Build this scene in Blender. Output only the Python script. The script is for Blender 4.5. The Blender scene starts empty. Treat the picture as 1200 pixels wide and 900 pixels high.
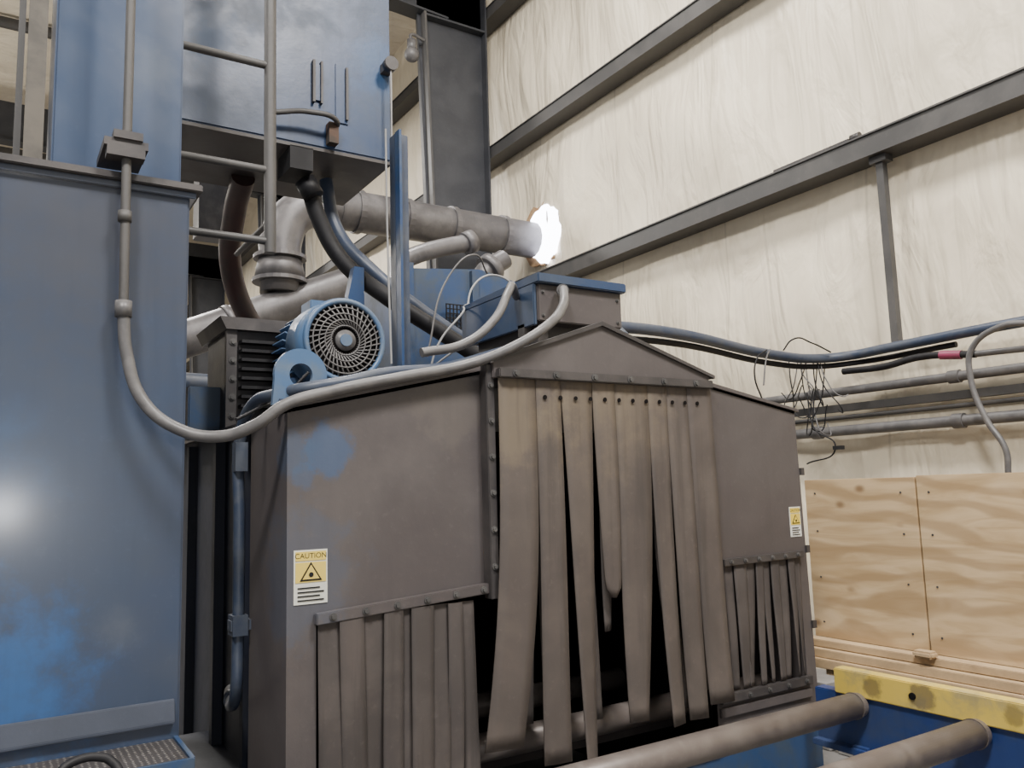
import bpy, bmesh, random
from math import *
from mathutils import Vector, Matrix, noise
random.seed(4)
S=bpy.context.scene
COL=bpy.context.collection

# ---------------------------------------------------------------- materials
def newmat(name):
    m=bpy.data.materials.new(name); m.use_nodes=True
    nt=m.node_tree; return m,nt,nt.nodes,nt.links,nt.nodes['Principled BSDF']
def mixc(nt,fac,a,b,mode='MIX'):
    n=nt.nodes.new('ShaderNodeMix'); n.data_type='RGBA'; n.blend_type=mode
    for i,v in ((0,fac),(6,a),(7,b)):
        if isinstance(v,bpy.types.NodeSocket): nt.links.new(v,n.inputs[i])
        elif i==0: n.inputs[0].default_value=v
        else: n.inputs[i].default_value=(*v,1) if len(v)==3 else v
    return n.outputs[2]
def mth(nt,op,a,b=None,clamp=False):
    n=nt.nodes.new('ShaderNodeMath'); n.operation=op; n.use_clamp=clamp
    for i,v in ((0,a),(1,b)):
        if v is None: continue
        if isinstance(v,bpy.types.NodeSocket): nt.links.new(v,n.inputs[i])
        else: n.inputs[i].default_value=v
    return n.outputs[0]
def ramp(nt,s,lo,hi):
    n=nt.nodes.new('ShaderNodeMapRange'); nt.links.new(s,n.inputs[0])
    n.inputs[1].default_value=lo; n.inputs[2].default_value=hi; n.interpolation_type='SMOOTHSTEP'
    return n.outputs[0]
def coords(nt,sc=(1,1,1)):
    t=nt.nodes.new('ShaderNodeTexCoord'); m=nt.nodes.new('ShaderNodeMapping'); m.inputs[3].default_value=sc
    nt.links.new(t.outputs['Object'],m.inputs[0]); return m.outputs[0]
def nz(nt,vec,scale,detail=4,rough=.6,dist=0):
    n=nt.nodes.new('ShaderNodeTexNoise'); nt.links.new(vec,n.inputs['Vector'])
    n.inputs['Scale'].default_value=scale; n.inputs['Detail'].default_value=detail
    n.inputs['Roughness'].default_value=rough; n.inputs['Distortion'].default_value=dist
    return n.outputs[0]
def bump(nt,bs,h,strength,dist=.01):
    b=nt.nodes.new('ShaderNodeBump'); b.inputs['Strength'].default_value=strength; b.inputs['Distance'].default_value=dist
    nt.links.new(h,b.inputs['Height']); nt.links.new(b.outputs[0],bs.inputs['Normal'])

def paint(name,base,dust,rough=.5,metal=0.0,lo=.4,hi=.65,scale=1.6,streak=.25,spots=(),bmp=.15,spec=.5,soft=.55,coat=0):
    m,nt,N,L,bs=newmat(name)
    v=coords(nt); f=ramp(nt,nz(nt,v,scale,6,.65,.3),lo,hi)
    c=mixc(nt,f,base,dust)
    fine=nz(nt,v,28,4,.7)
    c=mixc(nt,mth(nt,'MULTIPLY',ramp(nt,fine,.55,.8),.3),c,tuple(min(1,x*1.5+.01) for x in dust))
    for (ctr,rad,col,amt) in spots:
        d=N.new('ShaderNodeVectorMath'); d.operation='DISTANCE'; L.new(v,d.inputs[0]); d.inputs[1].default_value=ctr
        e=mth(nt,'ADD',d.outputs['Value'],mth(nt,'MULTIPLY',mth(nt,'SUBTRACT',nz(nt,v,7,5,.7),.5),min(rad*2.2,.8)))
        k=ramp(nt,e,rad,rad*soft)
        k=mth(nt,'MULTIPLY',k,amt)
        c=mixc(nt,k,c,col)
    if streak:
        s=nz(nt,coords(nt,(9,9,.6)),1.5,4,.6)
        c=mixc(nt,mth(nt,'MULTIPLY',ramp(nt,s,.5,.75),streak),c,tuple(x*.45 for x in base))
    L.new(c,bs.inputs['Base Color']); bs.inputs['Metallic'].default_value=metal
    r=mth(nt,'ADD',mth(nt,'MULTIPLY',f,.15),rough-.05); L.new(r,bs.inputs['Roughness'])
    bs.inputs['Specular IOR Level'].default_value=spec
    if coat: bs.inputs['Coat Weight'].default_value=coat; bs.inputs['Coat Roughness'].default_value=.17
    bump(nt,bs,fine,bmp,.004)
    return m

M_cab=paint('cabinet_blue_paint',(.018,.037,.085),(.032,.044,.070),rough=.30,lo=.1,hi=.9,scale=.9,streak=.2,spec=.6,bmp=.03,soft=.0,coat=.6,
   spots=[((.3,3.3,2.6),.85,(.044,.045,.053),.75),((.55,3.3,1.6),.40,(.033,.040,.058),.4),((.06,3.3,1.02),.38,(.016,.085,.25),.75),((-.05,3.3,1.72),.32,(.026,.065,.15),.5),
          ((.40,3.3,1.15),.12,(.13,.14,.16),.2)])
M_tow=paint('tower_blue_paint',(.023,.044,.094),(.032,.052,.098),rough=.30,lo=.2,hi=.8,scale=1.5,streak=.25,spec=.6,bmp=.04,soft=.0,
   spots=[((.50,3.5,3.35),.16,(.10,.12,.15),.3)])
M_lip=paint('cabinet_trim_grey',(.027,.034,.052),(.032,.040,.062),rough=.5,scale=4,streak=.1)
M_box=paint('hopper_blue_paint',(.017,.040,.098),(.028,.046,.082),rough=.42,scale=2,streak=.3,soft=.1,
   spots=[((2.0,4.6,4.3),.3,(.026,.075,.175),.6),((1.0,4.6,4.2),.3,(.020,.06,.15),.5)])
M_blue=paint('machine_blue_paint',(.018,.048,.125),(.037,.056,.088),rough=.42,scale=5,streak=.1)
M_motor=paint('motor_blue_paint',(.056,.112,.215),(.08,.118,.178),rough=.4,scale=7,streak=0)
M_front=paint('dust_coated_panel',(.057,.049,.050),(.082,.072,.070),rough=.52,lo=.3,hi=.75,scale=1.6,streak=.12,
   spots=[((1.07,3.0,1.76),.12,(.030,.075,.165),.55),((.98,3.0,1.66),.07,(.032,.08,.17),.35),((.93,3.0,1.75),.12,(.042,.075,.135),.45),((1.6,3,1.95),.2,(.105,.092,.080),.35),((.93,3,1.3),.3,(.056,.066,.092),.55)])
M_dark=paint('dark_grey_paint',(.033,.030,.031),(.054,.048,.047),rough=.5,scale=4,streak=.1)
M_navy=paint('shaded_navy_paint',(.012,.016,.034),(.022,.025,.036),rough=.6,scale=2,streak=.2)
M_rub=paint('rubber_strip_brown',(.060,.049,.044),(.087,.071,.061),rough=.75,lo=.35,hi=.7,scale=3,streak=.45,soft=.1,
   spots=[((2.4,2.93,2.05),.50,(.155,.122,.083),.6),((1.85,2.93,1.9),.35,(.15,.118,.080),.6)])
M_rub2=paint('rubber_strip_dark',(.045,.038,.036),(.067,.056,.052),rough=.8,scale=3,streak=.55)
M_black=paint('black_rubber',(.007,.007,.009),(.014,.014,.016),rough=.6,scale=6,streak=0,spec=.3)
M_void=paint('dark_interior',(.006,.005,.005),(.010,.009,.009),rough=.95,streak=0,spec=.1)  # near-black: the darkness inside openings is put into the colour
M_steel=paint('girt_grey_steel',(.047,.046,.046),(.070,.067,.065),rough=.55,scale=2,streak=.1)
M_post=paint('weathered_beige_steel',(.17,.15,.12),(.12,.11,.095),rough=.6,scale=4,streak=.2)
M_col=paint('column_dark_steel',(.024,.026,.032),(.038,.040,.046),rough=.6,scale=2,streak=.1)
M_duct=paint('dusty_galvanised_duct',(.098,.094,.099),(.142,.136,.138),rough=.45,metal=.3,scale=4,streak=.25)
M_cond=paint('grey_conduit',(.080,.078,.080),(.115,.111,.111),rough=.45,scale=8,streak=0)
M_bcond=paint('blue_grey_conduit',(.030,.043,.075),(.052,.062,.082),rough=.45,scale=6,streak=0)
M_roll=paint('roller_worn_steel',(.125,.106,.098),(.16,.140,.128),rough=.45,metal=.25,scale=6,streak=0)
M_yel=paint('yellow_worn_paint',(.58,.43,.085),(.34,.28,.13),rough=.5,scale=6,streak=.35,lo=.45,hi=.68,
   spots=[((3.62,2.3,.60),.07,(.09,.075,.06),.7),((3.62,2.55,.60),.06,(.10,.08,.05),.7),((3.62,1.9,.6),.05,(.10,.08,.05),.6)])
M_dkblue=paint('conveyor_dark_blue',(.016,.040,.15),(.03,.05,.12),rough=.45,scale=4)
M_red=paint('dark_red_hose',(.034,.012,.011),(.028,.017,.016),rough=.5,scale=5,streak=0)
M_white=paint('white_plastic',(.6,.6,.56),(.5,.5,.45),rough=.5,streak=0)
M_cordm=paint('pale_cord',(.26,.26,.26),(.2,.2,.2),rough=.6,streak=0)
M_lyel=paint('label_yellow',(.68,.50,.06),(.55,.42,.1),rough=.5,streak=0)
M_conc=paint('concrete',(.17,.165,.16),(.24,.23,.22),rough=.85,scale=3,streak=0,bmp=.4)
M_foam=paint('brown_foam',(.30,.17,.08),(.40,.28,.16),rough=.9,scale=12,streak=0,bmp=.6)
M_rust=paint('rusty_bracket',(.06,.032,.02),(.04,.035,.03),rough=.8,scale=10,streak=0)
M_pink=paint('pink_hose',(.22,.035,.08),(.12,.03,.05),rough=.5,streak=0)

def wallmat(name,a,b,seam=1.55,axis=1):
    m,nt,N,L,bs=newmat(name)
    v=coords(nt)
    c=mixc(nt,ramp(nt,nz(nt,v,.7,5,.6),.3,.75),a,b)
    st=nz(nt,coords(nt,(3,3,.35)),1.2,5,.65)
    c=mixc(nt,mth(nt,'MULTIPLY',ramp(nt,st,.5,.8),.38),c,tuple(x*.62 for x in b))
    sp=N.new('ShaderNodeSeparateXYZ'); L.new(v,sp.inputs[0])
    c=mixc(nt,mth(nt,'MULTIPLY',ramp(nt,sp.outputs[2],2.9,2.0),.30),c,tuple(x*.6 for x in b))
    fr=mth(nt,'FRACT',mth(nt,'DIVIDE',sp.outputs[axis],seam))
    ln=ramp(nt,mth(nt,'ABSOLUTE',mth(nt,'SUBTRACT',fr,.5)),.012,.0)
    c=mixc(nt,mth(nt,'MULTIPLY',ln,.4),c,tuple(x*.55 for x in b))
    L.new(c,bs.inputs['Base Color']); bs.inputs['Roughness'].default_value=.5
    w=mth(nt,'ADD',nz(nt,coords(nt,(1,1.9,.8)),1.4,4,.5,1.1),mth(nt,'MULTIPLY',nz(nt,coords(nt,(1,2.6,.45)),1.05,2,.5,1.8),.9))
    bump(nt,bs,w,.42,.12)
    return m
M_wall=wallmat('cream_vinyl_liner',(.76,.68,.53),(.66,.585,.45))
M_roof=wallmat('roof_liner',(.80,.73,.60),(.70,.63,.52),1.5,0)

def ply():
    m,nt,N,L,bs=newmat('plywood')
    v=coords(nt,(1,.55,4.2)); n=nz(nt,v,2.2,6,.55,1.8)
    w=N.new('ShaderNodeTexWave'); w.bands_direction='Z'; L.new(coords(nt,(1,.45,1.0)),w.inputs[0])
    w.inputs['Scale'].default_value=2.0; w.inputs['Distortion'].default_value=19; w.inputs['Detail'].default_value=3; w.inputs['Detail Scale'].default_value=.7
    c=mixc(nt,ramp(nt,n,.3,.7),(.41,.285,.150),(.55,.41,.245))
    c=mixc(nt,mth(nt,'MULTIPLY',ramp(nt,w.outputs[1],.40,.95),.62),c,(.29,.19,.095))
    big=nz(nt,coords(nt,(1,1,1.3)),1.7,3,.5,.5)
    c=mixc(nt,mth(nt,'MULTIPLY',ramp(nt,big,.5,.7),.42),c,(.60,.47,.31))
    k=N.new('ShaderNodeTexVoronoi'); L.new(coords(nt,(1,1.5,2.2)),k.inputs['Vector']); k.inputs['Scale'].default_value=2.0
    c=mixc(nt,mth(nt,'MULTIPLY',ramp(nt,k.outputs['Distance'],.16,.03),.8),c,(.15,.08,.035))
    L.new(c,bs.inputs['Base Color']); bs.inputs['Roughness'].default_value=.7
    bump(nt,bs,n,.15,.01); return m
M_ply=ply()
M_tim=paint('sawn_timber',(.43,.31,.18),(.35,.25,.145),rough=.75,scale=5,streak=0)
def diamond():
    m,nt,N,L,bs=newmat('diamond_plate')
    v=coords(nt,(1,1,1)); 
    k=N.new('ShaderNodeTexVoronoi'); L.new(v,k.inputs['Vector']); k.inputs['Scale'].default_value=48; k.inputs['Randomness'].default_value=.1
    c=mixc(nt,ramp(nt,k.outputs['Distance'],.4,.15),(.06,.055,.055),(.30,.28,.26))
    L.new(c,bs.inputs['Base Color']); bs.inputs['Metallic'].default_value=.4; bs.inputs['Roughness'].default_value=.45
    bump(nt,bs,ramp(nt,k.outputs['Distance'],.45,.1),.8,.006); return m
M_dia=diamond()
def emis(name,col,s):
    m,nt,N,L,bs=newmat(name)
    bs.inputs['Base Color'].default_value=(*col,1); bs.inputs['Emission Color'].default_value=(*col,1); bs.inputs['Emission Strength'].default_value=s
    return m
M_day=emis('bright_daylight',(.86,.88,1),14)
M_sky=emis('translucent_skylight',(.86,.92,1),1.6)
M_floor=paint('floor_concrete',(.14,.135,.13),(.20,.19,.18),rough=.7,scale=1,streak=0,bmp=.3)

# ---------------------------------------------------------------- geometry helpers
def add(me,name,mat,par=None,smooth=False):
    o=bpy.data.objects.new(name,me); COL.objects.link(o)
    if mat: me.materials.append(mat)
    if smooth:
        for p in me.polygons: p.use_smooth=True
    if par: o.parent=par
    return o
def group(name,loc=(0,0,0)):
    e=bpy.data.objects.new(name,None); COL.objects.link(e); e.empty_display_size=.1; return e
def bm2(bm,name,mat,par=None,smooth=False):
    me=bpy.data.meshes.new(name); bmesh.ops.recalc_face_normals(bm,faces=bm.faces); bm.to_mesh(me); bm.free()
    return add(me,name,mat,par,smooth)
def addbox(bm,x0,x1,y0,y1,z0,z1):
    vs=[bm.verts.new((x,y,z)) for x in (x0,x1) for y in (y0,y1) for z in (z0,z1)]
    for f in ((0,1,3,2),(4,6,7,5),(0,4,5,1),(2,3,7,6),(0,2,6,4),(1,5,7,3)): bm.faces.new([vs[i] for i in f])
def box(name,x0,x1,y0,y1,z0,z1,mat,par=None,bev=.004):
    bm=bmesh.new(); addbox(bm,x0,x1,y0,y1,z0,z1)
    if bev: bmesh.ops.bevel(bm,geom=bm.edges[:],offset=bev,segments=2,affect='EDGES')
    return bm2(bm,name,mat,par)
def boxes(name,lst,mat,par=None):
    bm=bmesh.new()
    for b in lst: addbox(bm,*b)
    return bm2(bm,name,mat,par)
def prism(name,pts,axis,a,b,mat,par=None,bev=0):
    bm=bmesh.new()
    def P(p,t):
        l=list(p); l.insert(axis,t); return l
    v0=[bm.verts.new(P(p,a)) for p in pts]; v1=[bm.verts.new(P(p,b)) for p in pts]
    n=len(pts); bm.faces.new(v0); bm.faces.new(v1[::-1])
    for i in range(n): bm.faces.new((v0[i],v0[(i+1)%n],v1[(i+1)%n],v1[i]))
    if bev: bmesh.ops.bevel(bm,geom=bm.edges[:],offset=bev,segments=2,affect='EDGES')
    return bm2(bm,name,mat,par)
def tube(name,pts,r,mat,par=None,kind='BEZIER',res=12):
    cu=bpy.data.curves.new(name,'CURVE'); cu.dimensions='3D'; cu.bevel_depth=r; cu.bevel_resolution=5; cu.use_fill_caps=True; cu.resolution_u=res
    if kind=='POLY':
        sp=cu.splines.new('POLY'); sp.points.add(len(pts)-1)
        for i,p in enumerate(pts): sp.points[i].co=(*p,1)
    else:
        sp=cu.splines.new('BEZIER'); sp.bezier_points.add(len(pts)-1)
        for i,p in enumerate(pts):
            b=sp.bezier_points[i]; b.co=p; b.handle_left_type=b.handle_right_type='AUTO'
    t=bpy.data.objects.new('t',cu); COL.objects.link(t)
    dg=bpy.context.evaluated_depsgraph_get(); me=bpy.data.meshes.new_from_object(t.evaluated_get(dg))
    bpy.data.objects.remove(t); me.materials.clear(); me.name=name
    return add(me,name,mat,par,True)
def addcyl(bm,p0,p1,r,r2=None,seg=24,caps=True):
    p0=Vector(p0);p1=Vector(p1); d=p1-p0; q=d.to_track_quat('Z','Y').to_matrix().to_4x4()
    bmesh.ops.create_cone(bm,cap_ends=caps,segments=seg,radius1=r,radius2=r if r2 is None else r2,depth=d.length,matrix=Matrix.Translation((p0+p1)/2)@q)
def cyl(name,p0,p1,r,mat,par=None,r2=None,seg=32,bev=0):
    bm=bmesh.new(); addcyl(bm,p0,p1,r,r2,seg)
    o=bm2(bm,name,mat,par)
    for p in o.data.polygons:
        if len(p.vertices)==4: p.use_smooth=True
    return o
def bolts(name,pts,mat,par,r=.011,d=(0,-1,0),h=.012):
    bm=bmesh.new(); d=Vector(d)
    for p in pts: 
        p=Vector(p); addcyl(bm,p,p+d*h,r,seg=6); addcyl(bm,p,p+d*.004,r*1.6,seg=12)
    return bm2(bm,name,mat,par)
def lerp(a,b,n):
    a=Vector(a);b=Vector(b); return [a+(b-a)*(i/(n-1)) for i in range(n)]

# ---------------------------------------------------------------- building shell
WX=6.0
def liner(name,p0,du,nu,dv,nv,nrm,mat,amp,girts):
    bm=bmesh.new(); g=[]
    p0=Vector(p0);du=Vector(du);dv=Vector(dv);nrm=Vector(nrm)
    for i in range(nu+1):
        row=[]
        for j in range(nv+1):
            p=p0+du*i+dv*j; z=p.z
            f=0
            for a,b in zip(girts[:-1],girts[1:]):
                if a<=z<=b: f=sin(pi*(z-a)/(b-a))
            n=noise.noise(Vector((p.x*.5+p.y*.8,p.z*.6,3)))+.6*noise.noise(Vector((p.x*1.3+p.y*2.0,p.z*1.0,7)))+.17*noise.noise(Vector((p.x*3+p.y*5.0,p.z*.9,2)))
            row.append(bm.verts.new(p+nrm*(f*amp*(.45+n))))
        g.append(row)
    for i in range(nu):
        for j in range(nv): bm.faces.new((g[i][j],g[i+1][j],g[i+1][j+1],g[i][j+1]))
    return bm2(bm,name,mat,None,True)
GZ=[0,2.1,4.2,6.27,8.35,9.7]
liner('wall_right',(WX,-6,0),(0,.1,0),400,(0,0,.1),97,(-1,0,0),M_wall,.11,GZ)
liner('wall_back',(-14,34,0),(.25,0,0),80,(0,0,.25),39,(0,-1,0),M_wall,.06,GZ)
box('floor',-14,WX+.1,-8,34.2,-.1,0,M_floor,bev=0)
box('ceiling',-14,WX+.1,-8,34.2,9.65,9.75,M_roof,bev=0)
box('skylight',-1.6,.9,12.6,14.2,9.60,9.64,M_sky,None,.004)
def girt(name,z,y0=-6,y1=33.9):
    pts=[(5.97,z-.09),(5.97,z+.09),(5.74,z+.09),(5.74,z-.09)]
    bm=bmesh.new()
    v0=[bm.verts.new((p[0],y0,p[1])) for p in pts]; v1=[bm.verts.new((p[0],y1,p[1])) for p in pts]; n=len(pts)
    for i in range(n): bm.faces.new((v0[i],v0[(i+1)%n],v1[(i+1)%n],v1[i]))
    addbox(bm,5.725,5.74,y0,y1,z+.078,z+.092); addbox(bm,5.728,5.74,y0,y1,z-.094,z-.084)
    bm.faces.new(v0); bm.faces.new(v1[::-1])
    return bm2(bm,name,M_steel,None)
for z in (4.2,6.27,8.35): girt('wall_girt',z)
g=group('girt_strap')
boxes('strap',[(5.80,5.86,3.61,3.67,2.62,4.11)],M_steel,g)
boxes('clip',[(5.78,5.88,3.57,3.71,4.05,4.105)],M_steel,g)
g=group('girt_cable_tray')
boxes('tray',[(5.76,5.86,3.86,4.62,4.295,4.325)],M_dark,g)
cyl('tray_end_knob',(5.8,3.86,4.33),(5.8,3.78,4.33),.03,M_dark,g)
def frame(name,Y):
    g=group(name)
    prism('web',[(4.98,0),(5.70,0),(5.70,8.7),(4.66,8.7)],1,Y-.012,Y+.012,M_col,g)
    boxes('outer_flange',[(5.69,5.715,Y-.14,Y+.14,0,8.9)],M_col,g)
    prism('inner_flange',[(4.97,0),(5.0,0),(4.76,8.1),(4.73,8.1)],1,Y-.14,Y+.14,M_steel,g)
    prism('rafter_web',[(5.70,8.1),(4.7,8.1),(1,8.35),(-13,8.7),(-13,9.3),(5.70,9.1)],1,Y-.012,Y+.012,M_col,g)
    prism('rafter_flange',[(5.1,8.07),(1,8.32),(-13,8.67),(-13,8.7),(1,8.35),(5.1,8.1)],1,Y-.14,Y+.14,M_col,g)
    boxes('stiffener',[(4.75,5.69,Y-.13,Y+.13,8.04,8.07)],M_col,g)
    return g
frame('rigid_frame',9.5); frame('rigid_frame',17.5); frame('rigid_frame',25)
g=group('roof_purlins')
boxes('purlins',[(-14,5.9,yy,yy+.08,9.42,9.59) for yy in (11.5,13.3,15.1,19,21)],M_steel,g)
g=group('dome_camera')
bm=bmesh.new(); bmesh.ops.create_uvsphere(bm,u_segments=20,v_segments=12,radius=.10,matrix=Matrix.Translation((4.50,9.3,7.35))); bm2(bm,'dome',M_cond,g,True)
cyl('cap',(4.50,9.3,7.4),(4.50,9.3,7.56),.06,M_cond,g)
tube('arm',[(4.50,9.3,7.55),(4.50,9.32,7.64),(4.72,9.38,7.66)],.022,M_cond,g)

# wall conduits
g=group('wall_pipework')
tube('main_conduit',[(3.0,4.02,2.60),(3.75,4.02,2.61),(5.2,4.22,2.56),(5.6,4.20,2.56),(5.78,4.05,2.57),(5.8,3.7,2.58),(5.8,2.8,2.60),(5.8,-2,2.60)],.038,M_bcond,g)
tube('black_conduit',[(3.0,4.05,2.53),(3.9,4.08,2.55),(5.2,4.26,2.50),(5.6,4.24,2.50),(5.8,4.1,2.51),(5.85,3.2,2.53)],.022,M_black,g)
tube('mid_pipe',[(5.86,9.2,2.30),(5.86,-2,2.30)],.036,M_cond,g,'POLY')
tube('low_pipe',[(5.86,9.2,1.98),(5.86,-2,1.98)],.042,M_cond,g,'POLY')
tube('thin_pipe',[(5.88,9.2,2.08),(5.88,-2,2.10)],.018,M_steel,g,'POLY')
boxes('pipe_channel',[(5.90,5.96,-2,9.2,2.14,2.2)],M_steel,g)
bm=bmesh.new()
for y in (5.6,4.4,3.2,2.0): addcyl(bm,(5.86,y,2.30),(5.86,y+.08,2.30),.048); addcyl(bm,(5.86,y,1.98),(5.86,y+.08,1.98),.054)
bm2(bm,'couplings',M_cond,g)
g=group('air_hose_assembly')
tube('hose',[(5.72,4.05,2.44),(5.72,3.7,2.43),(5.72,3.4,2.46),(5.72,3.0,2.42)],.026,M_black,g)
tube('red_section',[(5.72,3.25,2.45),(5.72,3.10,2.43)],.032,M_pink,g)
tube('grey_section',[(5.72,3.0,2.42),(5.72,2.4,2.40),(5.75,1.5,2.42)],.022,M_cond,g)
g=group('hanging_wires')
for i in range(11):
    y=4.10+random.random()*.5; z=2.55+random.random()*.05; x=5.6+random.random()*.15
    d=random.uniform(.25,.7); e=random.uniform(-.22,.22)
    tube('wire_%d'%i,[(x,y,z),(x-.02,y+e*.3,z-d*.5),(x,y+e,z-d),(x+.03,y+e+.15*random.uniform(-1,1),z-d*random.uniform(.5,1.0))],.005,M_black if i%3 else M_cond,g)
tube('wire_loop_a',[(5.2,4.2,2.6),(5.25,4.15,2.68),(5.5,4.15,2.67),(5.65,4.1,2.6)],.006,M_black,g)
tube('wire_loop_b',[(4.95,4.15,2.58),(4.80,4.12,2.5),(4.74,4.1,2.35),(4.80,4.1,2.2)],.006,M_black,g)
tube('wire_loop_c',[(5.05,4.2,2.6),(4.90,4.12,2.5),(4.83,4.1,2.3)],.006,M_cond,g)
boxes('wire_connector',[(5.62,5.66,4.05,4.13,1.82,1.85)],M_black,g)
tube('wire_to_connector',[(5.64,4.35,2.3),(5.64,4.3,2.0),(5.64,4.12,1.84),(5.64,4.4,1.72)],.006,M_black,g)
tube('hanging_hose',[(5.62,2.5,2.54),(5.62,2.78,2.56),(5.62,2.97,2.45),(5.62,3.0,2.25),(5.62,2.92,1.95),(5.62,2.82,1.75),(5.62,2.82,1.58)],.020,M_cond)

# ---------------------------------------------------------------- exhaust ducts
g=group('exhaust_duct')
tube('main_run',[(5.86,8.6,4.80),(4.6,8.6,4.80),(3.2,8.6,4.80)],.235,M_duct,g,'POLY')
tube('elbow',[(3.3,8.6,4.80),(2.95,8.6,4.78),(2.68,8.6,4.62),(2.56,8.6,4.35),(2.55,8.6,4.12)],.225,M_duct,g,res=5)
cyl('drop',(2.55,8.6,4.2),(2.55,8.6,3.75),.21,M_duct,g)
cyl('reducer',(2.55,8.6,4.12),(2.55,8.6,3.9),.23,M_duct,g,r2=.27)
bm=bmesh.new()
for x in (5.35,4.62,4.0,3.4): addcyl(bm,(x,8.6,4.8),(x+.07,8.6,4.8),.255)
addcyl(bm,(2.55,8.6,4.12),(2.55,8.6,4.16),.28); addcyl(bm,(2.55,8.6,3.86),(2.55,8.6,3.9),.29)
bm2(bm,'flange_bands',M_duct,g)
tube('inclined_run',[(1.2,8.6,3.0),(3.35,8.6,3.95)],.19,M_duct,g,'POLY')
tube('inclined_run_lower',[(1.2,8.6,2.75),(2.4,8.6,2.72)],.10,M_bcond,g,'POLY')
cyl('clamp_band',(2.0,8.6,3.353),(2.06,8.6,3.38),.205,M_duct,g)
def blob(name,x,cy,cz,r,j,mat,seed,par,sy=1):
    bm=bmesh.new(); rnd=random.Random(seed); n=34; a=[];b=[]
    for i in range(n):
        t=2*pi*i/n; rr=r*(1+j*rnd.uniform(-1,1))
        y=cy+cos(t)*rr*sy; z=cz+sin(t)*rr
        a.append(bm.verts.new((x,y,z))); b.append(bm.verts.new((x+.03,y,z)))
    bm.faces.new(a); bm.faces.new(b[::-1])
    for i in range(n): bm.faces.new((a[i],a[(i+1)%n],b[(i+1)%n],b[i]))
    return bm2(bm,name,mat,par)
g2=group('wall_duct_opening')
blob('foam_collar',5.91,8.50,4.84,.42,.10,M_foam,1,g2)
blob('daylight_gap',5.895,8.38,4.83,.375,.10,M_day,2,g2)

g=group('branch_ducts')
tube('branch_a',[(2.75,6,3.46),(3.0,6,3.58),(3.42,6,3.72)],.075,M_duct,g)
cyl('branch_a_flange',(3.38,6,3.70),(3.46,6,3.74),.10,M_duct,g)
tube('branch_b',[(3.50,6,3.20),(3.56,6,3.45),(3.78,6,3.62)],.09,M_duct,g)
cyl('branch_b_flange',(3.60,6,3.49),(3.66,6,3.54),.13,M_duct,g)
cyl('branch_b_riser',(3.50,6,2.3),(3.50,6,3.25),.09,M_duct,g)
cyl('branch_a_riser',(2.76,6,2.3),(2.76,6,3.5),.08,M_duct,g)

# ---------------------------------------------------------------- blast machine enclosure
mc=group('shot_blast_machine')
def plate(name,pts,mat=M_front,y0=3.0,y1=3.03,bev=0): return prism(name,pts,1,y0,y1,mat,mc,bev)
plate('front_panel_left',[(.92,0.0),(1.03,0.0),(1.03,1.16),(1.78,1.20),(1.78,2.11),(.92,1.92)])
plate('front_panel_gable',[(1.78,2.03),(3.04,2.03),(3.04,2.11),(2.36,2.31),(1.78,2.11)])
plate('front_panel_right',[(3.04,.3),(3.13,.3),(3.13,1.19),(3.72,1.20),(3.72,.3),(3.80,.3),(3.77,1.98),(3.04,2.11)])
plate('front_panel_right_base',[(3.04,.30),(3.72,.30),(3.72,.54),(3.04,.54)],y0=2.995)
plate('base_skirt',[(1.0,0.0),(3.80,0.0),(3.80,.36),(1.0,.36)],M_blue,y0=3.0,y1=3.05)
prism('shell_roof_left',[(.92,1.90),(1.78,2.09),(2.36,2.29),(2.36,2.31),(1.78,2.11),(.92,1.92)],1,3.0,6.8,M_front,mc)
prism('shell_roof_right',[(2.36,2.29),(3.04,2.09),(3.77,1.96),(3.77,1.98),(3.04,2.11),(2.36,2.31)],1,3.0,6.8,M_front,mc)
box('side_left_front',.92,.95,3.03,3.5,0,1.91,M_front,mc,0)
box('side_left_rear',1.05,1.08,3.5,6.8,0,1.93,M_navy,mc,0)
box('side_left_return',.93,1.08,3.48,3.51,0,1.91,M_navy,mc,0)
box('side_right',3.75,3.79,3.03,6.8,0,1.97,M_front,mc,0)
box('blackout_back',1.06,3.76,4.4,4.43,0,1.95,M_void,mc,0)  # blackout panels, added to keep the space behind the strips dark
box('blackout_left',1.085,1.10,3.05,4.4,0,1.9,M_void,mc,0)
box('blackout_inner_left',1.66,1.68,3.25,4.4,0,1.9,M_void,mc,0)
box('blackout_inner_right',3.08,3.10,3.10,4.4,0,1.9,M_void,mc,0)
box('rear_bracket',.80,1.0,4.2,4.32,1.88,2.14,M_blue,mc,.006)
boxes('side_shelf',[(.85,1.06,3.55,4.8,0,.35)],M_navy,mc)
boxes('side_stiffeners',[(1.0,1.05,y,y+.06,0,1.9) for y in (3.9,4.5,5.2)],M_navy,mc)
prism('roof_lip',[(.90,1.91),(1.78,2.105),(1.78,2.125),(.90,1.93)],1,2.985,3.01,M_front,mc)
prism('roof_lip_right',[(3.04,2.10),(3.79,1.97),(3.79,1.985),(3.04,2.12)],1,2.985,3.01,M_front,mc)
prism('hood_plate',[(1.77,2.06),(3.03,2.06),(3.05,2.13),(2.36,2.335),(1.77,2.135)],1,2.925,2.995,M_front,mc,.004)
prism('hood_top_lip',[(1.75,2.12),(2.36,2.33),(3.07,2.115),(3.07,2.13),(2.36,2.35),(1.75,2.14)],1,2.91,3.0,M_dark,mc)
box('curtain_clamp_bar',1.78,3.03,2.885,2.92,2.06,2.10,M_dark,mc,.004)
bolts('clamp_bolts',[(1.86+i*.21,2.885,2.08) for i in range(6)],M_steel,mc)
box('left_jamb_flange',1.745,1.785,2.94,3.0,1.15,2.12,M_dark,mc,.003)
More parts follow.
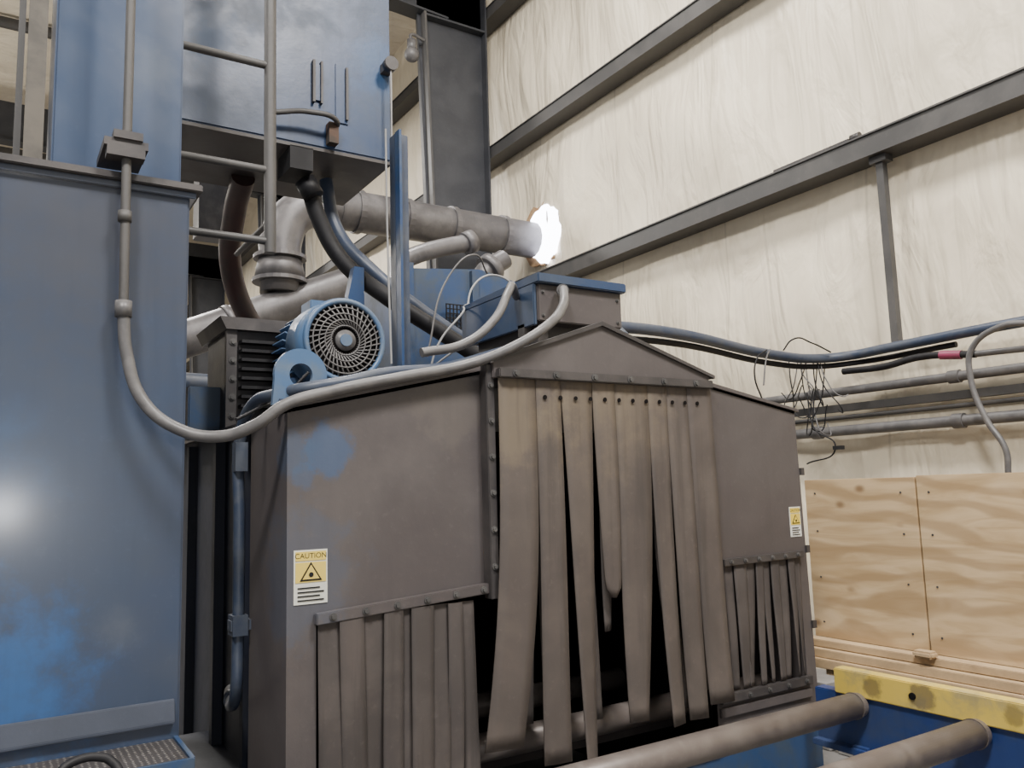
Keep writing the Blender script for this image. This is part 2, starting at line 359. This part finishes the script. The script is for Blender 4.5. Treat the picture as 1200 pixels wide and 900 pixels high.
box('right_jamb_flange',3.035,3.06,2.96,3.0,1.1,2.11,M_dark,mc,.003)
bolts('jamb_bolts',lerp((1.765,2.94,1.28),(1.765,2.94,2.03),6),M_steel,mc,r=.009)
prism('left_clamp_bar',[(1.02,1.125),(1.78,1.175),(1.78,1.215),(1.02,1.165)],1,2.96,3.0,M_front,mc,.003)
bolts('left_bar_bolts',lerp((1.08,2.96,1.15),(1.72,2.96,1.19),6),M_steel,mc,r=.009)
prism('right_clamp_bar',[(3.12,1.175),(3.73,1.18),(3.73,1.215),(3.12,1.21)],1,2.97,3.0,M_dark,mc,.003)
bolts('right_bar_bolts',lerp((3.17,2.97,1.195),(3.68,2.97,1.198),6),M_steel,mc,r=.008)
prism('right_lower_bar',[(3.05,.52),(3.73,.52),(3.73,.565),(3.05,.565)],1,2.97,3.0,M_dark,mc,.003)
prism('right_lower_bar_b',[(3.05,.455),(3.73,.455),(3.73,.50),(3.05,.50)],1,2.98,3.0,M_front,mc,.003)
bolts('right_lower_bolts',lerp((3.1,2.97,.543),(3.68,2.97,.543),5),M_steel,mc,r=.009)
boxes('sill_bar',[(1.70,3.04,3.30,3.34,.36,.44),(1.7,3.04,2.98,3.0,.30,.40)],M_front,mc)
boxes('edge_tabs',[(3.775,3.80,2.985,3.0,1.62,1.66),(3.775,3.80,2.985,3.0,1.20,1.24),(3.78,3.81,2.985,3.0,.8,.84)],M_dark,mc)

# ------------- strip curtains
def strip(bm,xt0,xt1,xb0,xb1,zt,zb,y,amp=.02,ph=0,tilt=0,rnd=False,th=.006,lift=0,cup=.006,pw=1.5,wob=0):
    n=24; m=4; front=[];back=[]
    for j in range(n+1):
        t=j/n; z=zt+(zb-zt)*t
        wb=wob*t*sin(t*5.5+ph*2)
        a=xt0+(xb0-xt0)*t**pw+wb; b=xt1+(xb1-xt1)*t**pw+wb
        if rnd and t>.93:
            k=(t-.93)/.07; w=(b-a)/2*(1-sqrt(max(0,1-k*k*.95))); a+=w; b-=w
        rf=[];rb=[]
        for i in range(m+1):
            s=i/m; x=a+(b-a)*s
            yy=y-amp*t*sin(t*4+ph)-tilt*t*(s-.5)-lift*t*t - cup*t*sin(s*pi)
            rf.append(bm.verts.new((x,yy,z))); rb.append(bm.verts.new((x,yy+th,z)))
        front.append(rf);back.append(rb)
    for j in range(n):
        for i in range(m):
            bm.faces.new((front[j][i],front[j][i+1],front[j+1][i+1],front[j+1][i]))
            bm.faces.new((back[j][i+1],back[j][i],back[j+1][i],back[j+1][i+1]))
        bm.faces.new((front[j][0],front[j+1][0],back[j+1][0],back[j][0]))
        bm.faces.new((front[j][m],back[j][m],back[j+1][m],front[j+1][m]))
    for i in range(m): bm.faces.new((front[n][i],front[n][i+1],back[n][i+1],back[n][i]))
cc=group('rubber_strip_curtain')
bm=bmesh.new()
C=[(1.79,1.975,1.70,1.86,.56,.02,0,.03,0,2.4),(1.978,2.107,1.975,2.10,.46,.012,1,.02,0,1.2),(2.108,2.285,2.18,2.25,.36,.02,2,-.03,0,.9),
   (2.286,2.413,2.335,2.410,1.10,.012,.5,.01,1,2.2),(2.412,2.617,2.44,2.53,.55,.015,1.5,.02,0,2.2),(2.616,2.737,2.67,2.76,.50,.012,2.4,-.02,0,2.0),
   (2.736,2.873,2.80,2.90,.50,.012,.7,.02,0,1.8),(2.872,3.035,2.93,3.07,.55,.012,1.8,.02,0,1.6)]
for k,(a,b,c,d,zb,am,ph,ti,rd,pw) in enumerate(C):
    strip(bm,a,b,c,d,2.075,zb,2.915-.002*(k%2),am,ph,ti,rd,pw=pw,cup=.003,wob=.004 if k in (2,5,6) else 0)
bm2(bm,'front_strips',M_rub,cc,True)
bm=bmesh.new()
for k,(a,b,c,d,zb) in enumerate([(1.84,1.99,1.90,1.965,.62),(2.0,2.12,2.02,2.09,.5),(2.20,2.30,2.235,2.32,.58),(2.36,2.47,2.35,2.40,.95),(2.66,2.78,2.745,2.81,.55),(2.80,2.93,2.88,2.95,.55),(2.5,2.62,2.55,2.63,1.0),(2.90,3.03,2.93,3.02,.6)]):
    strip(bm,a,b,c,d,2.06,zb,2.985,.015,k,.02*(-1)**k,wob=.008)
bm2(bm,'rear_strips',M_rub2,cc,True)
bolts('grommets',[(2.02+.083*i,2.909,1.985) for i in range(12)],M_void,cc,r=.006,h=.003)
cl=group('rubber_strip_curtain')
bm=bmesh.new(); x=1.03
rn=random.Random(5); k=0
while x<1.66:
    w=rn.uniform(.05,.11); s=rn.uniform(-.02,.02)
    x1=min(x+w,1.70)
    strip(bm,x,x1,x+s,x1+s,1.15,.42+rn.uniform(0,.03),2.978-.014*(k%2),.008,k,.03*rn.uniform(-1,1),cup=.001); x+=w*.88; k+=1
bm2(bm,'strips',M_rub2,cl,True)
cr=group('rubber_strip_curtain')
bm=bmesh.new(); x=3.135; k=0
while x<3.70:
    w=rn.uniform(.055,.095); s=rn.uniform(-.03,.03)
    x1=min(x+w,3.72)
    strip(bm,x,x1-.002,x+s,x1-.025+s,1.19,.57,2.992-.009*(k%2),.006,k,.025*rn.uniform(-1,1),cup=.001); x+=w*1.0; k+=1
bm2(bm,'strips',M_rub2,cr,True)

def label(x0,x1,z0,z1,y):
    g=group('caution_label'); w=x1-x0;h=z1-z0;cx=(x0+x1)/2
    box('backing',x0,x1,y-.002,y,z0,z1,M_white,g,0)
    box('header',x0+.006,x1-.006,y-.004,y-.002,z1-h*.2,z1-.006,M_lyel,g,0)
    box('field',x0+.006,x1-.006,y-.004,y-.002,z0+h*.40,z1-h*.23,M_lyel,g,0)
    def tri(r,yy,mat,n): 
        cz=z0+h*.56; prism(n,[(cx-r,cz-r*.62),(cx+r,cz-r*.62),(cx,cz+r*1.0)],1,yy,yy+.001,mat,g)
    tri(w*.33,y-.0055,M_black,'triangle_border'); tri(w*.25,y-.007,M_lyel,'triangle'); 
    cyl('pictogram',(cx,y-.0075,z0+h*.54),(cx,y-.0085,z0+h*.54),w*.07,M_black,g)
    boxes('text_lines',[(x0+.014,x1-.014-w*.12*(i%2),y-.0045,y-.002,z0+h*(.06+.075*i),z0+h*(.085+.075*i)) for i in range(4)],M_black,g)
    cu=bpy.data.curves.new('t','FONT'); cu.body='CAUTION'; cu.size=w*.21; cu.align_x='CENTER'; t=bpy.data.objects.new('t',cu); COL.objects.link(t)
    me=bpy.data.meshes.new_from_object(t.evaluated_get(bpy.context.evaluated_depsgraph_get())); bpy.data.objects.remove(t); me.materials.clear()
    me.transform(Matrix.Translation((cx,y-.0045,z1-h*.155))@Matrix.Rotation(pi/2,4,'X'))
    add(me,'heading',M_black,g)
label(.945,1.072,1.20,1.395,2.999)
label(3.665,3.755,1.29,1.45,2.999)

# ---------------------------------------------------------------- things on the machine roof
g=group('fan_motor')
cx,cz=1.335,2.285; y0=3.5
cyl('fan_cover',(cx,y0,cz),(cx,y0+.22,cz),.198,M_motor,g,r2=.205,seg=48)
cyl('rear_bell',(cx,y0+.22,cz),(cx,y0+.30,cz),.205,M_motor,g,r2=.17,seg=48)
cyl('motor_body',(cx,y0+.28,cz),(cx,y0+.46,cz),.165,M_motor,g,seg=48)
bm=bmesh.new()
for i in range(30):
    a=2*pi*i/30; c,s=cos(a),sin(a)
    m=Matrix.Translation((cx+c*.175,y0+.38,cz+s*.175))@Matrix.Rotation(-a,4,'Y')
    bmesh.ops.create_cube(bm,size=1,matrix=m@Matrix.Diagonal((.05,.16,.006,1)))
bm2(bm,'cooling_fins',M_motor,g)
cyl('recess',(cx,y0-.002,cz),(cx,y0+.004,cz),.170,M_void,g,seg=48)
def ring(bm,r,t,y,seg=48):
    vs=[]
    for i in range(seg):
        a=2*pi*i/seg; q=[]
        for k in range(6):
            b=2*pi*k/6; rr=r+t*cos(b); q.append(bm.verts.new((cx+cos(a)*rr,y+t*sin(b),cz+sin(a)*rr)))
        vs.append(q)
    for i in range(seg):
        for k in range(6): bm.faces.new((vs[i][k],vs[(i+1)%seg][k],vs[(i+1)%seg][(k+1)%6],vs[i][(k+1)%6]))
bm=bmesh.new()
ring(bm,.182,.014,y0-.006)
bm2(bm,'cover_rim',M_motor,g,True)
bm=bmesh.new()
for r,t in ((.152,.0035),(.124,.0035),(.096,.0035),(.068,.0035)): ring(bm,r,t,y0-.010)
for i in range(36):
    a=2*pi*i/36; c,s=cos(a),sin(a)
    m=Matrix.Translation((cx+c*.113,y0-.008,cz+s*.113))@Matrix.Rotation(-a-.45,4,'Y')
    bmesh.ops.create_cube(bm,size=1,matrix=m@Matrix.Diagonal((.125,.006,.006,1)))
addcyl(bm,(cx,y0-.014,cz),(cx,y0+.0,cz),.048)
bm2(bm,'fan_grille',M_cond,g,True)
cyl('hub_cap',(cx,y0-.022,cz),(cx,y0-.014,cz),.028,M_motor,g)
boxes('motor_feet',[(cx-.17,cx+.17,y0+.25,y0+.45,2.0,2.14)],M_blue,g)
box('terminal_box',cx-.06,cx+.08,y0+.30,y0+.44,cz+.15,cz+.25,M_motor,g)
g=group('blower_housing')
box('body',.95,1.22,4.05,4.5,1.92,2.42,M_dark,g,.01)
prism('flared_lip',[(.90,2.46),(1.27,2.46),(1.24,2.40),(.93,2.40)],1,4.0,4.55,M_dark,g)
boxes('louvres',[(1.0,1.2,3.985,4.06,2.02+i*.045,2.035+i*.045) for i in range(8)],M_black,g)
bolts('flange_bolts',[(.965,4.02,1.98+i*.09) for i in range(5)],M_steel,g)
boxes('corner_flange',[(.935,.985,4.02,4.05,1.92,2.40)],M_dark,g)
g=group('lifting_lug')
bm=bmesh.new(); n=40; cxx,czz=.985,2.05; ro,ri=.102,.045
ov=[];iv=[];pts=[]
for i in range(n):
    a=2*pi*i/n; x=cxx+cos(a)*ro; z=czz+sin(a)*ro
    if sin(a)<-.25: 
        z=1.935+.22*(x-.90); x=cxx+(x-cxx)*1.12
    pts.append((x,z))
for y in (3.04,3.065):
    ov.append([bm.verts.new((p[0],y,p[1])) for p in pts]); iv.append([bm.verts.new((cxx+cos(2*pi*i/n)*ri,y,czz+sin(2*pi*i/n)*ri)) for i in range(n)])
for i in range(n):
    j=(i+1)%n
    bm.faces.new((ov[0][i],ov[0][j],iv[0][j],iv[0][i])); bm.faces.new((ov[1][j],ov[1][i],iv[1][i],iv[1][j]))
    bm.faces.new((ov[0][j],ov[0][i],ov[1][i],ov[1][j])); bm.faces.new((iv[0][i],iv[0][j],iv[1][j],iv[1][i]))
bm2(bm,'lug_plate',M_motor,g)
boxes('weld_base',[(.90,1.12,3.03,3.09,1.93,1.955)],M_bcond,g)
g=group('control_box')
box('enclosure',2.27,2.81,3.3,4.05,2.42,2.61,M_front,g,.006)
prism('lid',[(3.27,2.61),(4.08,2.61),(4.08,2.645),(3.27,2.66)],0,2.255,2.825,M_box,g,.006)
box('side_cover',2.25,2.27,3.31,4.05,2.40,2.61,M_box,g,.004)
boxes('mount_frame',[(2.30,2.36,3.35,3.95,2.28,2.42),(2.72,2.78,3.35,3.95,2.18,2.42),(2.25,2.83,3.4,3.46,2.36,2.42)],M_dark,g)
box('junction_block',2.42,2.56,3.22,3.3,2.27,2.35,M_steel,g)
bolts('screws',[(2.30,3.3,2.45),(2.78,3.3,2.45),(2.30,3.3,2.57),(2.78,3.3,2.57)],M_steel,g,r=.006)
g=group('separator_housing')
prism('body',[(2.35,2.1),(3.35,2.1),(3.35,3.10),(2.95,3.18),(2.35,3.12)],1,5.0,5.8,M_blue,g,.01)
boxes('edge_frame',[(2.33,2.39,4.96,5.0,2.1,3.15),(2.85,2.9,4.96,5.0,2.1,3.15)],M_blue,g)
bm=bmesh.new()
for i in range(9): addbox(bm,2.62+i*.028,2.626+i*.028,4.93,4.94,2.62,2.88); addbox(bm,2.62,2.85,4.93,4.94,2.62+i*.032,2.626+i*.032)
bm2(bm,'mesh_guard',M_black,g)
boxes('angled_brace',[(2.95,3.35,4.9,4.96,2.75,2.82)],M_dark,g)
prism('left_bracket',[(1.62,2.1),(1.86,2.1),(1.86,2.95),(1.80,2.95)],1,4.55,4.62,M_blue,g)
g=group('support_post')
box('post',1.905,1.99,4.18,4.26,2.02,3.67,M_bcond,g,.005)
boxes('post_flange',[(1.905,1.92,4.12,4.18,2.02,3.67)],M_blue,g)
g=group('pull_cord')
tube('cord',[(2.03,4.50,4.25),(2.032,4.5,3.2),(2.045,4.5,2.30)],.006,M_cordm,g)
tube('cord_forward',[(1.83,4.14,3.66),(1.835,4.14,3.0),(1.85,4.14,2.3)],.006,M_cordm,g)
cyl('pulley',(2.03,4.48,4.28),(2.03,4.53,4.28),.045,M_dark,g)
boxes('pulley_bracket',[(2.0,2.06,4.53,4.6,4.25,4.31)],M_dark,g)

# ---------------------------------------------------------------- upper hopper box, ladder
g=group('upper_hopper')
box('body',.78,2.07,4.6,5.45,3.68,6.4,M_box,g,.008)
boxes('bottom_frame',[(.78,2.07,4.6,5.45,3.655,3.675)],M_dark,g)
boxes('door_bars',[(1.55,1.565,4.57,4.6,3.95,4.22),(1.60,1.612,4.57,4.6,3.95,4.22),(1.76,1.775,4.57,4.6,3.88,4.22)],M_dark,g)
boxes('hatch_plate',[(1.57,1.60,4.585,4.6,3.97,4.2),(1.70,1.78,4.59,4.6,3.86,4.24)],M_box,g)
tube('door_handle',[(1.30,4.52,3.80),(1.50,4.50,3.84),(1.68,4.52,3.83),(1.69,4.6,3.80)],.016,M_steel,g)
boxes('latch',[(1.64,1.70,4.54,4.6,3.70,3.83)],M_rust,g)
boxes('hopper_outlet',[(1.42,1.56,4.6,4.85,3.52,3.66)],M_black,g)
cyl('outlet_collar',(1.55,4.72,3.50),(1.60,4.70,3.40),.065,M_black,g)
g=group('ladder')
tube('rail_right',[(1.135,4.0,2.80),(1.115,4.0,6.2)],.030,M_steel,g,'POLY')
tube('rail_left',[(.67,4.0,2.85),(.66,4.0,6.2)],.028,M_steel,g,'POLY')
for i,z in enumerate((2.86,3.23,3.79,4.3,4.8)): tube('rung_%d'%i,[(.66,4.0,z),(1.13,4.0,z)],.020,M_steel,g,'POLY')
for i,z in enumerate((2.95,)): tube('standoff_%d'%i,[(1.12,4.0,z),(1.12,4.6,z)],.015,M_steel,g,'POLY')
box('electrical_panel',1.17,1.42,5.9,6.1,3.45,3.98,M_cond)
tube('suction_hose',[(1.30,5.2,3.64),(1.32,5.5,3.5),(1.40,5.9,3.2),(1.54,6.0,2.9),(1.75,6.0,2.6)],.075,M_red)
tube('discharge_hose',[(1.58,4.75,3.5),(1.64,4.75,3.3),(1.78,4.7,3.02),(2.02,4.6,2.80),(2.35,4.5,2.58),(2.65,4.45,2.4)],.052,M_black)
tube('discharge_hose',[(1.78,5.0,3.64),(1.84,4.95,3.3),(2.02,4.75,2.98),(2.3,4.65,2.74),(2.7,4.6,2.5)],.042,M_bcond)
tube('power_cable',[(2.84,3.7,2.58),(2.98,3.7,2.56),(3.08,3.6,2.45),(3.12,3.5,2.2),(3.12,3.5,2.09)],.028,M_bcond)
tube('power_cable',[(2.84,3.8,2.5),(2.95,3.7,2.47),(3.02,3.6,2.36),(3.04,3.5,2.12)],.028,M_black)
g=group('loose_wiring')
tube('w1',[(2.0,4.0,2.2),(2.05,3.95,2.4),(2.2,3.95,2.58),(2.30,4.1,2.66),(2.45,4.2,2.72)],.006,M_cordm,g)
tube('w2',[(2.3,4.1,2.55),(2.45,4.2,2.85),(2.6,4.2,2.90),(2.75,4.2,2.8),(2.8,4.2,2.6)],.006,M_cordm,g)
tube('w3',[(2.1,4.1,2.3),(2.35,4.1,2.5),(2.5,4.2,2.72),(2.7,4.2,2.78)],.006,M_cond,g)
tube('w4',[(2.2,4.4,2.4),(2.35,4.4,2.9),(2.55,4.4,3.08),(2.7,4.5,3.0)],.006,M_cond,g)

g=group('flexible_conduit')
tube('hose_long',[(.385,3.235,2.28),(.40,3.225,2.12),(.455,3.20,1.95),(.56,3.15,1.85),(.69,3.08,1.815),(.80,3.0,1.85),(.90,2.955,1.925),(1.05,2.95,1.975),(1.35,2.95,2.045),(1.68,2.94,2.12),(1.85,2.90,2.19),(2.02,2.89,2.29),(2.2,3.0,2.42),(2.32,3.15,2.545),(2.38,3.24,2.57)],.022,M_cond,g)
cyl('coupling_top',(.385,3.235,2.26),(.385,3.235,2.32),.029,M_cond,g)
cyl('coupling_mid',(.38,3.235,2.62),(.38,3.235,2.66),.024,M_steel,g)
tube('rigid_pipe',[(.385,3.235,2.30),(.38,3.235,2.9),(.375,3.235,5.6)],.017,M_steel,g,'POLY')
boxes('strut_clamp',[(.30,.45,3.20,3.455,2.895,2.925),(.31,.44,3.20,3.26,2.86,2.895),(.33,.43,3.19,3.25,2.925,2.955)],M_dark,g)
cyl('end_fitting',(2.36,3.21,2.565),(2.40,3.27,2.58),.03,M_cond,g)
tube('flexible_conduit',[(2.24,3.45,2.57),(2.12,3.3,2.58),(2.0,3.15,2.50),(1.88,3.08,2.35),(1.70,3.05,2.22),(1.5,3.05,2.17)],.020,M_cond)
g=group('side_conduit')
tube('conduit',[(1.9,3.05,2.20),(1.6,3.03,2.11),(1.3,3.0,2.065),(1.15,2.97,2.025),(1.0,2.985,1.995),(.93,3.1,1.985),(.885,3.4,1.95),(.875,3.5,1.84),(.875,3.5,1.5),(.875,3.5,1.0),(.87,3.5,.82),(.90,3.7,.72),(.95,3.9,.70)],.024,M_bcond,g)
boxes('fitting',[(.85,.90,3.47,3.53,1.70,1.82)],M_bcond,g)
boxes('clamp',[(.84,.96,3.47,3.53,1.06,1.10),(.845,.905,3.46,3.54,1.04,1.12)],M_bcond,g)
cyl('lower_coupling',(.945,3.88,.70),(1.0,4.1,.69),.034,M_bcond,g)
tube('thin_wires',[(.76,3.10,1.88),(.86,3.2,1.93),(1.0,3.3,2.0),(1.1,3.3,2.1)],.006,M_black)

# ---------------------------------------------------------------- left cabinet and elevator tower
g=group('dust_collector_cabinet')
box('body',-1.6,.62,3.3,4.9,0,2.79,M_cab,g,.008)
box('top_lip',-1.64,.66,3.26,4.94,2.79,2.82,M_dark,g,.004)
box('top_flange',-1.62,.64,3.28,4.92,2.765,2.79,M_cab,g,.003)
prism('drip_ledge',[(3.3,.875),(3.292,.87),(3.275,.80),(3.275,.79),(3.3,.79)],0,-1.6,.60,M_lip,g,.002)
box('step_plate',-1.6,.60,3.0,3.3,.715,.735,M_dia,g,.003)
boxes('step_edge',[(-1.6,.61,2.985,3.0,.64,.742)],M_blue,g)
boxes('step_end',[(.60,.615,3.0,3.3,.64,.742)],M_blue,g)
boxes('step_slot',[(-1.6,.20,3.02,3.14,.735,.740)],M_void,g)
boxes('step_support',[(-1.5,-1.45,3.02,3.3,0,.715),(.5,.55,3.02,3.3,0,.715)],M_dark,g)
tube('grab_handle',[(.21,3.02,.735),(.22,3.02,.765),(.25,3.03,.785),(.34,3.03,.785),(.37,3.02,.765),(.39,3.0,.735)],.014,M_black,g)
boxes('handle_plate',[(.19,.41,3.0,3.06,.735,.742)],M_dark,g)
g=group('bucket_elevator_tower')
box('casing',.145,.62,3.5,3.93,2.825,6.5,M_tow,g,.008)
boxes('base_flange',[(.10,.645,3.46,3.94,2.825,2.85)],M_dark,g)
boxes('corner_angle',[(.055,.125,3.75,3.80,2.82,6.5)],M_post,g)
boxes('rear_angle',[(.02,.045,3.80,3.84,2.82,6.5)],M_steel,g)

# ---------------------------------------------------------------- roller conveyor
g=group('roller_conveyor')
bm=bmesh.new(); 
for y in (.31,.89,1.47,2.05,2.63,3.19,3.79):
    addcyl(bm,(.98 if y<3 else 1.12,y,.50),(3.60,y,.50),.060,seg=40)
o=bm2(bm,'rollers',M_roll,g)
for p in o.data.polygons: p.use_smooth=len(p.vertices)==4
bm=bmesh.new()
for y in (.31,.89,1.47,2.05,2.63):
    addcyl(bm,(3.58,y,.50),(3.622,y,.50),.064,r2=.056,seg=32)
bm2(bm,'bearing_caps',M_roll,g)
box('side_rail_top',3.62,3.70,-.3,2.76,.535,.655,M_yel,g,.005)
box('side_rail_web',3.645,3.72,-.3,2.90,.28,.535,M_dkblue,g,.005)
box('side_rail_foot',3.60,3.74,-.3,2.90,.26,.29,M_dkblue,g,.003)
box('far_rail_top',.90,.98,-.3,2.76,.52,.655,M_yel,g,.005)
box('far_rail_web',.91,.97,-.3,2.90,.28,.52,M_dkblue,g,.005)
boxes('legs',[(x,x+.08,y,y+.08,0,.30) for x in (.9,3.62) for y in (-.2,1.2,2.6)],M_dkblue,g)
bm=bmesh.new()
for y in (2.34,1.76): addcyl(bm,(3.612,y,.595),(3.625,y,.595),.016,seg=20)
bm2(bm,'rail_holes',M_void,g)

# ---------------------------------------------------------------- crate
g=group('plywood_crate')
box('panel_a',4.70,4.72,2.905,3.70,.56,1.59,M_ply,g,.003)
box('panel_b',4.70,4.72,.9,2.895,.56,1.60,M_ply,g,.003)
box('end_panel',4.72,5.3,3.68,3.70,.56,1.59,M_ply,g,.003)
box('far_side',5.3,5.32,.9,3.70,.56,1.59,M_ply,g,.003)
box('lid',4.73,5.32,.9,3.68,1.57,1.59,M_ply,g,.003)
box('bottom_ledge',4.60,4.70,.9,3.72,.515,.56,M_tim,g,.004)
box('deck',4.55,5.3,.9,3.74,.46,.512,M_tim,g,.004)
box('skid_upper',4.52,4.62,.9,3.76,.40,.458,M_tim,g,.004)
boxes('cross_skids',[(4.55,5.3,y,y+.12,.25,.40) for y in (1.0,2.1,3.4)],M_tim,g)
box('wood_block',4.54,4.62,2.80,2.92,.56,.60,M_tim,g,.012)
bolts('screws',[(4.70,y,z) for y in (3.62,3.0,2.82,2.2) for z in (.66,.95,1.25,1.5)],M_steel,g,r=.004,d=(-1,0,0),h=.003)
g=group('concrete_block_stack')
for i,(x,y,z) in enumerate([(4.25,3.3,0),(4.25,2.85,0),(4.25,3.3,.2),(4.25,1.9,0)]):
    bm=bmesh.new(); addbox(bm,x,x+.2,y,y+.4,z,z+.19); bmesh.ops.bevel(bm,geom=bm.edges[:],offset=.006,segments=1,affect='EDGES'); bm2(bm,'block_%d'%i,M_conc,g)
g=group('crate_stand')
boxes('beams',[(4.5,5.4,y,y+.1,0,.25) for y in (1.0,2.1,3.42)],M_dkblue,g)

# ---------------------------------------------------------------- lights
def area(name,loc,size,power,col=(1,.96,.91),target=None):
    l=bpy.data.lights.new(name,'AREA'); l.shape='DISK'; l.size=size; l.energy=power; l.color=col
    o=bpy.data.objects.new(name,l); COL.objects.link(o); o.location=loc
    if target is not None: o.rotation_euler=(Vector(target)-Vector(loc)).to_track_quat('-Z','Y').to_euler()
    return o
area('high_bay_lamp',(-2.5,-1.5,8.8),1.6,1120,target=(0,2,0))
area('high_bay_lamp',(2.8,-1.5,8.8),1.6,1020,target=(4.2,2,0))
area('high_bay_lamp',(2.8,5.5,9.0),1.4,500)
area('high_bay_lamp',(-3.0,7.5,9.0),1.4,560)
area('high_bay_lamp',(1.0,14,8.2),1.4,850)
area('high_bay_lamp',(1.0,22,8.2),1.4,850)
l=bpy.data.lights.new('roof_fill_light','POINT'); l.energy=450; l.shadow_soft_size=.4; l.color=(1,.93,.82)  # unseen fill light, added to brighten the roof liner
o=bpy.data.objects.new('roof_fill_light',l); COL.objects.link(o); o.location=(-3.5,15,6.2)
l=bpy.data.lights.new('camera_flash','POINT'); l.energy=45; l.shadow_soft_size=.06; l.color=(1,.98,.95)
o=bpy.data.objects.new('camera_flash',l); COL.objects.link(o); o.location=(.07,.02,1.55)
w=bpy.data.worlds.new('World'); S.world=w; w.use_nodes=True
w.node_tree.nodes['Background'].inputs[0].default_value=(.95,.97,1,1); w.node_tree.nodes['Background'].inputs[1].default_value=.55

# ---------------------------------------------------------------- camera
yaw=radians(32.5);p=radians(7.2);r=.03
R0=Vector((cos(yaw),-sin(yaw),0));F=Vector((sin(yaw)*cos(p),cos(yaw)*cos(p),sin(p)));U0=R0.cross(F)
R=cos(r)*R0-sin(r)*U0;U=sin(r)*R0+cos(r)*U0
cam=bpy.data.cameras.new('camera'); cam.sensor_width=36; cam.lens=36*960/1200
co=bpy.data.objects.new('camera',cam); COL.objects.link(co)
m=Matrix.Identity(4)
for i in range(3): m[i][0]=R[i]; m[i][1]=U[i]; m[i][2]=-F[i]
m[2][3]=1.6
co.matrix_world=m; S.camera=co
